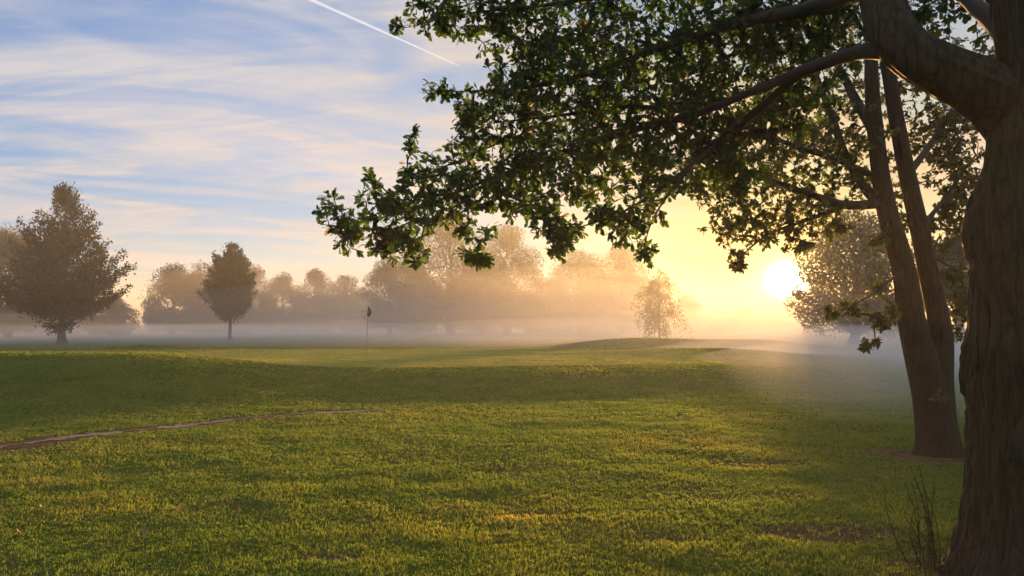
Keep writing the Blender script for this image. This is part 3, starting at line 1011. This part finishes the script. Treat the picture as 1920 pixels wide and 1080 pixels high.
WOOD = 'trees of the misty wood behind the fairway'
far = [  # px, Y, top py, half width px, crown base m, leaf, n, label
    (15, 115, 432, 75, 1.0, .30, 9000, 'grey bushy tree at the left edge, half behind the tall pointed tree'),
    (-70, 120, 440, 70, 1.0, .30, 6000, 'grey bushy tree cut off by the left edge of the view'),
    (205, 135, 548, 48, .6, .30, 4500, 'low grey thicket tree just right of the tall pointed tree'),
    (95, 150, 520, 60, .6, .34, 3500, 'low misty tree right behind the trunk of the tall pointed tree'),
    (325, 165, 498, 56, .8, .38, 7000, 'round dark-topped tree left of the small egg-shaped tree'),
    (392, 178, 478, 52, .8, .40, 7000, 'tall rounded tree directly behind the small egg-shaped tree'),
    (470, 185, 499, 50, .8, .40, 6000, 'misty tree peeping out right of the small egg-shaped tree'),
    (530, 200, 513, 45, .8, .42, 5000, 'pale misty tree halfway between the egg-shaped tree and the flag'),
    (590, 205, 508, 48, .8, .42, 5500, 'pale round-topped misty tree left of the flag'),
    (648, 212, 516, 44, .8, .42, 5000, 'pale misty tree close behind the flag on its left'),
    (730, 165, 486, 48, 2.6, .34, 6500, 'bushy tree with a bare thin trunk just right of the near flag'),
    (845, 160, 412, 108, 2.0, .38, 15000, 'broadest and tallest of the trees in the orange mist, behind the flag'),
    (950, 168, 440, 75, 1.8, .38, 10000, 'big rounded tree forming the right shoulder of the tallest clump'),
    (1090, 205, 476, 72, 1.0, .45, 9000, 'rounded orange tree between the tallest clump and the birch, left one of two'),
    (1165, 215, 470, 66, 1.0, .45, 9000, 'rounded orange tree partly behind the birch'),
    (1288, 250, 552, 34, .6, .45, 3500, 'low hazy tree just right of the birch'),
    (1340, 290, 580, 34, .5, .5, 3000, 'very low pale hazy tree left of the sun'),
    (1395, 300, 574, 36, .5, .5, 3200, 'low pale hazy tree with a domed top under the sun'),
    (1452, 310, 590, 36, .5, .5, 3000, 'lowest faint hazy tree directly below the sun'),
    (1010, 260, 545, 60, .8, .5, 4500, 'faint tree in the gap between the tallest clump and the rounded orange pair'),
    (905, 185, 500, 60, .5, .40, 5000, 'misty tree filling in low behind the right half of the tallest clump'),
    (1030, 190, 520, 55, .5, .42, 4500, 'low tree linking the tallest clump to the rounded orange pair'),
    (775, 190, 505, 55, .5, .40, 5000, 'misty tree close behind the bushy tree right of the near flag'),
    (685, 225, 540, 45, .5, .45, 3500, 'lowest pale tree, directly behind the near flag'),
    (1890, 95, 380, 95, 2.0, .3, 7000, 'grey misty tree mostly hidden behind the huge oak trunk'),
]
for k, (px, Y, top, hw, z0, leaf, n, lab) in enumerate(far):
    H = Hpx(top, Y) * (1.15 if 700 < px < 1200 else 1.06)
    lobed_tree('woodland_tree', lab, px, Y, H, 1.25 * hw / FPX * Y, z0 * .6, leaf * .88, int(n * 4.2), 200 + k, nlobe=38 if n > 5000 else 24, trunk_r=.028 * H, group=WOOD, squash=.85)

SUN_PX = (1472, 527)
gap = P(1512, 538, 70)
lobed_tree('large_oak_tree', 'large grey tree with the sun breaking past its left side, behind the forked stems', 1606, 70, Hpx(380, 70), 7.1, 1.1, .26, 26000, 301, nlobe=40, trunk_r=.45, gapdir=gap)
lobed_tree('large_oak_tree', 'grey misty tree seen between the forked stems and the huge oak trunk', 1800, 62, Hpx(420, 62), 4.3, 2.6, .24, 11000, 302, nlobe=26, trunk_r=.35)


# ------------------------------------------------------------------ golf flags
def flagstick(px, Y, label, hgt=2.13):
    b = base_at(px, Y)
    root = empty('golf_flag', b, label, 'golf flag')
    lean = .05
    mb = MB()
    pts = np.array([[0, 0, -.1], [lean * .5, 0, hgt * .5], [lean, 0, hgt]])
    mb.tube(b + pts, [.011, .010, .008], 10)
    mb.build('pole', M_pole, root, loc=b)
    mb = MB()     # flag hanging limp in folds
    nu, nv = 12, 14
    V = []
    for j in range(nv):
        v = j / (nv - 1)
        for i in range(nu):
            u = i / (nu - 1)
            wdt = (.13 * math.sin(PI * min(1, v * .85 + .08)) + .015)
            x = lean * (1 - .1 * v) + wdt * u - .04 * v * (1 - u)
            y = .05 * math.sin(u * 9) * (0.3 + v) + .02 * math.sin(v * 7)
            V.append((x, y, hgt - .02 - .40 * v - .06 * u))
    i = (np.arange(nv - 1)[:, None] * nu + np.arange(nu - 1)[None, :]).ravel()
    mb.add(b + np.array(V), np.stack([i, i + 1, i + nu + 1, i + nu], -1))
    o = mb.build('flag', M_flag, root, loc=b)
    so = o.modifiers.new('cloth_thickness', 'SOLIDIFY')
    so.thickness = .003
    return root


fb = G(688, 668)
flagstick(688, fb[1], 'slim flagstick with a limp dark flag standing on the lit green')
flagstick(1330, 150, 'tiny far flag in the orange haze between the birch and the sun')
mb = MB()
c = np.array([fb[0], fb[1], fb[2] + .012])
a = np.arange(24) * 2 * PI / 24
rim = np.stack([np.cos(a), np.sin(a), 0 * a], 1)
mb.add(np.concatenate([c + rim * .048, c + rim * .060]), np.stack([np.arange(24), (np.arange(24) + 1) % 24, (np.arange(24) + 1) % 24 + 24, np.arange(24) + 24], 1))
tag(mb.build('hole_rim', plain_mat('white_rim', (.7, .7, .68), .5)), 'pale rim of the golf hole at the foot of the near flagstick', 'golf hole')

# ------------------------------------------------------------------ weed clump at the oak's foot
rng = np.random.default_rng(55)
wb = G(1740, 1068)
weed = empty('weed_clump', wb, 'thin dry weed stems growing at the left foot of the huge oak', 'weed')
ml = MB()
for k in range(15):
    s = wb + np.array([rng.normal() * .05, rng.normal() * .05, -.02])
    h = rng.uniform(.30, .72)
    e = s + np.array([rng.normal(-.07, .08), rng.normal(0, .08), h])
    kk = np.linspace(0, 1, 7)[:, None]
    pts = s + (e - s) * kk + np.array([rng.normal() * .04, 0, .02]) * 4 * kk * (1 - kk)
    ms = MB()
    ms.tube(pts, np.linspace(.0045, .0022, 7), 5, 0, tint=rng.random())
    ms.build('stem', M_weed, weed, loc=wb)
    m = 16
    q = rng.uniform(.25, 1, m)
    pos = s + (e - s) * q[:, None]
    scatter(ml, *OVAL_LEAF, pos, unit(rng.normal(size=(m, 3)) + np.array([0, 0, .9])), rand_dir(m), rng.uniform(.010, .035, m) * (1.3 - q), 0)
ml.build('foliage', M_weed, weed, smooth=False, loc=wb)

# ------------------------------------------------------------------ fallen leaves
leaf_meshes = []
for nm, c in [('yellow', (.62, .36, .03)), ('rust', (.26, .10, .03)), ('pale', (.30, .20, .09)), ('brown', (.16, .085, .04))]:
    m = plain_mat('fallen_leaf_' + nm, c, .7, 30, .35)
    tv, tf = strip_leaf([-.1, .06, .2, .30, .44, .55, .70, .82, .93, 1.0], [.012, .05, .15, .09, .27, .15, .34, .21, .20, .04], fold=.7, curl=-.35)
    mb = MB()
    mb.add((tv - [0, .5, 0]), tf)
    o = mb.build('fallen_leaf', m, smooth=False)
    leaf_meshes.append((o.data, o))
spots = [(335, 972, 0, .10, 'bright yellow fallen leaf standing up on the lawn at lower left'), (274, 1014, 2, .085, 'largest whitish curled leaf on the lawn, below the bright yellow leaf'),
         (443, 968, 1, .08, 'orange-brown fallen leaf on the lawn, right of the bright yellow leaf'), (36, 1008, 2, .075, 'thin pale curled leaf on the lawn at the far lower left')]
rs = [(78, 963, 3), (184, 890, 0), (54, 915, 3), (223, 923, 2), (342, 852, 1), (455, 830, 1), (185, 1045, 1), (152, 1052, 3), (255, 1050, 3), (762, 822, 1), (757, 815, 1), (494, 920, 2), (482, 935, 1), (765, 968, 1),
      (752, 955, 2), (1103, 930, 1), (1085, 970, 2), (1212, 904, 2), (1293, 890, 2), (1330, 1050, 3), (980, 985, 3), (1072, 1060, 2), (1366, 948, 2), (578, 1030, 2), (590, 1042, 3), (700, 1010, 3), (1180, 1065, 3), (1420, 960, 3), (1600, 960, 2), (1550, 905, 3),
      (880, 930, 3), (930, 1035, 3), (120, 1005, 3), (410, 1020, 3), (650, 905, 1)]
spots += [(a, b, c, None, None) for a, b, c in rs]
used = set()
for px, py, c, s, lab in spots:
    me, src = leaf_meshes[c]
    if c in used:
        o = src.copy()
        col.objects.link(o)
    else:
        o = src
        used.add(c)
    g0 = G(px, py)
    o.location = g0 + np.array([0, 0, .05])
    o.rotation_euler = (random.uniform(-.9, .9), random.uniform(-.8, .8), random.uniform(0, 6.28))
    if s:
        o.rotation_euler[0] = 1.0
    o.scale = (s or random.uniform(.045, .07),) * 3
    kinds = {0: 'small yellowed fallen leaf lying on the lawn', 1: 'small rusty fallen leaf lying on the lawn', 2: 'small pale fallen leaf lying on the lawn', 3: 'small dull brown fallen leaf lying on the lawn'}
    tag(o, lab or kinds[c], 'leaf', None if lab else kinds[c].replace('leaf', 'leaves').replace('small ', ''))

# ------------------------------------------------------------------ air: haze box and the low mist on the fairway


def box(name, lo, hi):
    lo, hi = np.array(lo, float), np.array(hi, float)
    v = np.array([[(lo, hi)[i][0], (lo, hi)[j][1], (lo, hi)[k][2]] for i in (0, 1) for j in (0, 1) for k in (0, 1)])
    mb = MB()
    mb.add(v, [(0, 1, 3, 2), (4, 6, 7, 5), (0, 4, 5, 1), (2, 3, 7, 6), (0, 2, 6, 4), (1, 5, 7, 3)])
    return mb


def air_mat(name, dens, color, g):
    m, nt, out = nodes_of(name)
    v = N(nt, 'ShaderNodeVolumePrincipled')
    v.inputs['Color'].default_value = (*color, 1)
    v.inputs['Density'].default_value = dens
    v.inputs['Density Attribute'].default_value = ''
    v.inputs['Color Attribute'].default_value = ''
    v.inputs['Temperature Attribute'].default_value = ''
    v.inputs['Anisotropy'].default_value = g
    nt.links.new(v.outputs[0], out.inputs['Volume'])
    try:
        m.cycles.homogeneous_volume = True
    except Exception:
        pass
    return m


HAZE_D, HAZE_G = .0010, .40
hz = box('haze', (-960, -70, -2.0), (960, 1060, 25)).build('haze', air_mat('haze_air', HAZE_D, (.60, .64, .76), HAZE_G))
tag(hz, kind='stuff')


def mist(x0, x1, y0, y1, top, dens, color, g, n=90):
    """a bank of even mist: closed, its top a wavy sheet that sinks into the ground at the edges"""
    x, y = np.meshgrid(np.linspace(x0, x1, n), np.linspace(y0, y1, n))
    t = top(x, y)
    fade = sstep(0, .12, np.minimum(np.minimum(x - x0, x1 - x) / (x1 - x0), np.minimum(y - y0, y1 - y) / (y1 - y0)))
    t = -1.2 + (t + 1.2) * fade
    mb = MB()
    q = np.stack([x, y, t], -1).reshape(-1, 3)
    p = q.copy()
    p[:, 2] = -1.5
    mb.add(np.concatenate([q, p]), np.zeros((0, 4), int))
    i = (np.arange(n - 1)[:, None] * n + np.arange(n - 1)[None, :]).ravel()
    m = n * n
    f = [np.stack([i, i + 1, i + n + 1, i + n], 1), np.stack([i, i + n, i + n + 1, i + 1], 1) + m]
    k = np.arange(n - 1)
    for e, flip in ((k, 0), (k + n * (n - 1), 1), (k * n, 1), (k * n + n - 1, 0)):
        st = 1 if e[1] - e[0] == 1 else n
        w = np.stack([e, e + m, e + m + st, e + st], 1)
        f.append(w[:, ::-1] if flip else w)
    mb.loops.append(np.concatenate(f).ravel())
    c = sum(len(a) for a in f)
    mb.tot.append(np.full(c, 4))
    mb.mi.append(np.zeros(c, int))
    return tag(mb.build('ground_mist', air_mat('mist_air', dens, color, g), smooth=False), kind='stuff')


for k, (t0, dn) in enumerate([(1.5, .0055), (2.8, .0045), (5.0, .0040)]):
    mist(-330 - 9 * k, 330 + 7 * k, 20 + k, 460 + 5 * k, lambda x, y: (t0 + .95 * t0 * fbm(x * .019, y * .012, seed=81 + 3 * k)) * sstep(44, 66, y + np.clip(x, -6, 14) * 1.6), dn, (.76, .79, .84), .25, 110)
mist(-360, 360, 40, 560, lambda x, y: (10.5 + 9 * fbm(x * .010, y * .007, seed=85) + 1.5 * gauss(x, y, 12, 190, 55, 90)) * sstep(70, 150, y), .0038, (.41, .42, .45), .24)
mist(1.5, 48, 10, 54, lambda x, y: (1.25 + .7 * fbm(x * .12, y * .08, seed=88)) * sstep(2, 12, x - .10 * (y - 20)) + .1, .045, (.74, .76, .80), .20)

# ------------------------------------------------------------------ light
sd = unit(ray(*SUN_PX))
SUN_EL = math.asin(sd[2])
SUN_AZ = math.atan2(sd[0], sd[1])
sun = bpy.data.lights.new('sun', 'SUN')
sun.energy = 5.0
sun.angle = math.radians(.6)
sun.color = (1.0, .49, .135)
so = bpy.data.objects.new('sun', sun)
col.objects.link(so)
so.rotation_euler = Vector(sd).to_track_quat('Z', 'Y').to_euler()

world = bpy.data.worlds.new('World')
scene.world = world
world.use_nodes = True
nt = world.node_tree
nt.nodes.clear()
L = nt.links.new
out = N(nt, 'ShaderNodeOutputWorld')
bg = N(nt, 'ShaderNodeBackground')
bg.inputs['Strength'].default_value = .05
sky = N(nt, 'ShaderNodeTexSky')
sky.sky_type = 'NISHITA'
sky.sun_disc = False
sky.sun_elevation = SUN_EL
sky.sun_rotation = SUN_AZ
sky.air_density = 1.0
sky.dust_density = .5
sky.ozone_density = 3.2
tc = N(nt, 'ShaderNodeTexCoord')
sx = N(nt, 'ShaderNodeSeparateXYZ')
L(tc.outputs['Generated'], sx.inputs[0])


def math_(op, a, b=None, c=None, clamp=False):
    n = N(nt, 'ShaderNodeMath', operation=op)
    n.use_clamp = clamp
    for k, v in enumerate((a, b, c)):
        if v is None:
            continue
        if isinstance(v, (int, float)):
            n.inputs[k].default_value = v
        else:
            L(v, n.inputs[k])
    return n.outputs[0]


# cloud plane coordinates: where the view direction meets a high layer
zz = math_('MAXIMUM', math_('ADD', sx.outputs['Z'], .06), .02)
cu = math_('DIVIDE', sx.outputs['X'], zz)
cv = math_('DIVIDE', sx.outputs['Y'], zz)
cxyz = N(nt, 'ShaderNodeCombineXYZ')
L(cu, cxyz.inputs[0])
L(cv, cxyz.inputs[1])


def cloud(scale_x, scale_y, rot, seed, detail, dist, lo, hi, rough=.55):
    mp = N(nt, 'ShaderNodeMapping')
    mp.inputs['Rotation'].default_value = (0, 0, math.radians(rot))
    L(cxyz.outputs[0], mp.inputs['Vector'])
    m2 = N(nt, 'ShaderNodeMapping')
    m2.inputs['Scale'].default_value = (scale_x, scale_y, 1)
    m2.inputs['Location'].default_value = (seed, seed * 1.7, 0)
    L(mp.outputs[0], m2.inputs['Vector'])
    n = N(nt, 'ShaderNodeTexNoise')
    n.inputs['Scale'].default_value = 1
    n.inputs['Detail'].default_value = detail
    n.inputs['Roughness'].default_value = rough
    n.inputs['Distortion'].default_value = dist
    L(m2.outputs[0], n.inputs['Vector'])
    return ramp(nt, n.outputs['Fac'], [(lo, (0, 0, 0)), (hi, (1, 1, 1))])


c1 = cloud(.62, 1.35, -24, 33.3, 8, 1.6, .39, .57)
c2 = cloud(.75, 4.2, 14, 8.4, 8, 2.2, .35, .72, .60)
c3 = cloud(1.6, 9.0, -9, 4.4, 7, 1.2, .42, .72, .6)
fil = math_('ADD', math_('MULTIPLY', c2, .7), math_('MULTIPLY', c3, .2))
cmask = math_('ADD', math_('MULTIPLY', c1, math_('MULTIPLY_ADD', fil, .55, .52)), math_('MULTIPLY', fil, .30), clamp=True)
# contrail: a straight line on the cloud layer through two sky directions
pa, pb = ray(575, -4), ray(862, 124)
qa, qb = [np.array([p[0], p[1]]) / np.linalg.norm(p) / (p[2] / np.linalg.norm(p) + .06) for p in (pa, pb)]
dq = (qb - qa) / np.linalg.norm(qb - qa)
nq = np.array([-dq[1], dq[0]])
dist = math_('SUBTRACT', math_('ADD', math_('MULTIPLY', cu, float(nq[0])), math_('MULTIPLY', cv, float(nq[1]))), float(nq @ qa))
along = math_('SUBTRACT', math_('ADD', math_('MULTIPLY', cu, float(dq[0])), math_('MULTIPLY', cv, float(dq[1]))), float(dq @ qa))
alen = float(np.linalg.norm(qb - qa))
wn = N(nt, 'ShaderNodeTexNoise')
wn.inputs['Scale'].default_value = 26
wn.inputs['Detail'].default_value = 3
L(cxyz.outputs[0], wn.inputs['Vector'])
wid = math_('MULTIPLY_ADD', math_('SUBTRACT', alen, along), .014, .004)
wid = math_('MULTIPLY', wid, math_('MULTIPLY_ADD', wn.outputs['Fac'], 1.2, .4))
trail = math_('SUBTRACT', 1, math_('DIVIDE', math_('ABSOLUTE', dist), math_('MAXIMUM', wid, .001)), clamp=True)
trail = math_('MULTIPLY', trail, math_('LESS_THAN', along, alen))
trail = math_('MULTIPLY', trail, .68)

# angle from the sun, for the bright aureole and the warm tint of the clouds near it
sv = N(nt, 'ShaderNodeVectorMath', operation='DOT_PRODUCT')
L(tc.outputs['Generated'], sv.inputs[0])
sv.inputs[1].default_value = tuple(sd)
ang = math_('ARCCOSINE', math_('MINIMUM', sv.outputs['Value'], .999999))


def lobe(sigma_deg, p=2.0):
    r = math_('POWER', math_('DIVIDE', ang, math.radians(sigma_deg)), p)
    return math_('EXPONENT', math_('MULTIPLY', r, -1.0))


def rgb(c):
    n = N(nt, 'ShaderNodeRGB')
    n.outputs[0].default_value = (*c, 1)
    return n.outputs[0]


def mix(f, a, b, mode='MIX'):
    n = N(nt, 'ShaderNodeMixRGB', blend_type=mode)
    for k, v in enumerate((f, a, b)):
        if isinstance(v, (int, float)):
            n.inputs[k].default_value = v
        else:
            L(v, n.inputs[k])
    return n.outputs[0]


def scale(c, f):
    n = N(nt, 'ShaderNodeVectorMath', operation='SCALE')
    L(c, n.inputs[0])
    if isinstance(f, (int, float)):
        n.inputs['Scale'].default_value = f
    else:
        L(f, n.inputs['Scale'])
    return n.outputs[0]


def addc(a, b):
    n = N(nt, 'ShaderNodeVectorMath', operation='ADD')
    L(a, n.inputs[0])
    L(b, n.inputs[1])
    return n.outputs[0]


SKY_GAIN = .86
def soft(c, k):
    # soft shoulder so that the sky round the low sun keeps its colour
    kk = rgb(k)
    d = N(nt, 'ShaderNodeVectorMath', operation='DIVIDE')
    L(c, d.inputs[0])
    L(addc(c, kk), d.inputs[1])
    m = N(nt, 'ShaderNodeVectorMath', operation='MULTIPLY')
    L(d.outputs[0], m.inputs[0])
    L(kk, m.inputs[1])
    return m.outputs[0]


base = mix(1.0, scale(soft(sky.outputs[0], (4.0, 4.0, 6.0)), SKY_GAIN), rgb((.50, 1.06, 1.38)), 'MULTIPLY')
low = math_('SUBTRACT', 1, math_('MULTIPLY', sx.outputs['Z'], 3.2), clamp=True)
ccol = mix(math_('MULTIPLY', low, .8), rgb((1.50, 1.58, 1.68)), rgb((1.72, 1.46, 1.32)))
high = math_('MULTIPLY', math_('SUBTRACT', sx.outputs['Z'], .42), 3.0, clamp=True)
ccol = scale(ccol, math_('MULTIPLY_ADD', high, 1.7, 1.0))  # unseen clouds above the view brightened, added fill light for ground and trees
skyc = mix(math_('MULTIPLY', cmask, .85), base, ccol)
skyc = mix(math_('MULTIPLY', lobe(20, 1.6), .97), skyc, mix(1.0, skyc, rgb((1.0, .61, .13)), 'MULTIPLY'))
skyc = mix(trail, skyc, rgb((2.6, 2.6, 2.7)))
skyc = addc(skyc, scale(rgb((1.0, .52, .14)), math_('MULTIPLY', lobe(6, 1.3), .5)))
skyc = addc(skyc, scale(rgb((1.0, .74, .28)), math_('MULTIPLY', lobe(1.5, 1.4), 5.5)))
skyc = addc(skyc, scale(rgb((1.0, .92, .75)), math_('MULTIPLY', lobe(.7, 2), 60)))
L(skyc, bg.inputs['Color'])
L(bg.outputs[0], out.inputs['Surface'])

# ------------------------------------------------------------------ camera and render settings
cam = bpy.data.cameras.new('camera')
cam.sensor_width = 36
cam.lens = 36 * FPX / 1920
cam.clip_start = .05
cam.clip_end = 3000
co = bpy.data.objects.new('camera', cam)
col.objects.link(co)
co.location = (0, 0, EYE)
co.rotation_euler = (PI / 2 + PITCH, 0, 0)
scene.camera = co
scene.view_settings.view_transform = 'Standard'
scene.view_settings.look = 'None'
scene.view_settings.exposure = 2.98
scene.view_settings.gamma = 1
scene.view_settings.use_curve_mapping = False
scene.render.engine = 'CYCLES'
scene.cycles.use_denoising = True
scene.cycles.denoiser = 'OPENIMAGEDENOISE'
scene.cycles.max_bounces = 8
scene.cycles.diffuse_bounces = 3
scene.cycles.transmission_bounces = 4
scene.cycles.volume_bounces = 2
scene.cycles.sample_clamp_indirect = 10
scene.cycles.use_light_tree = True
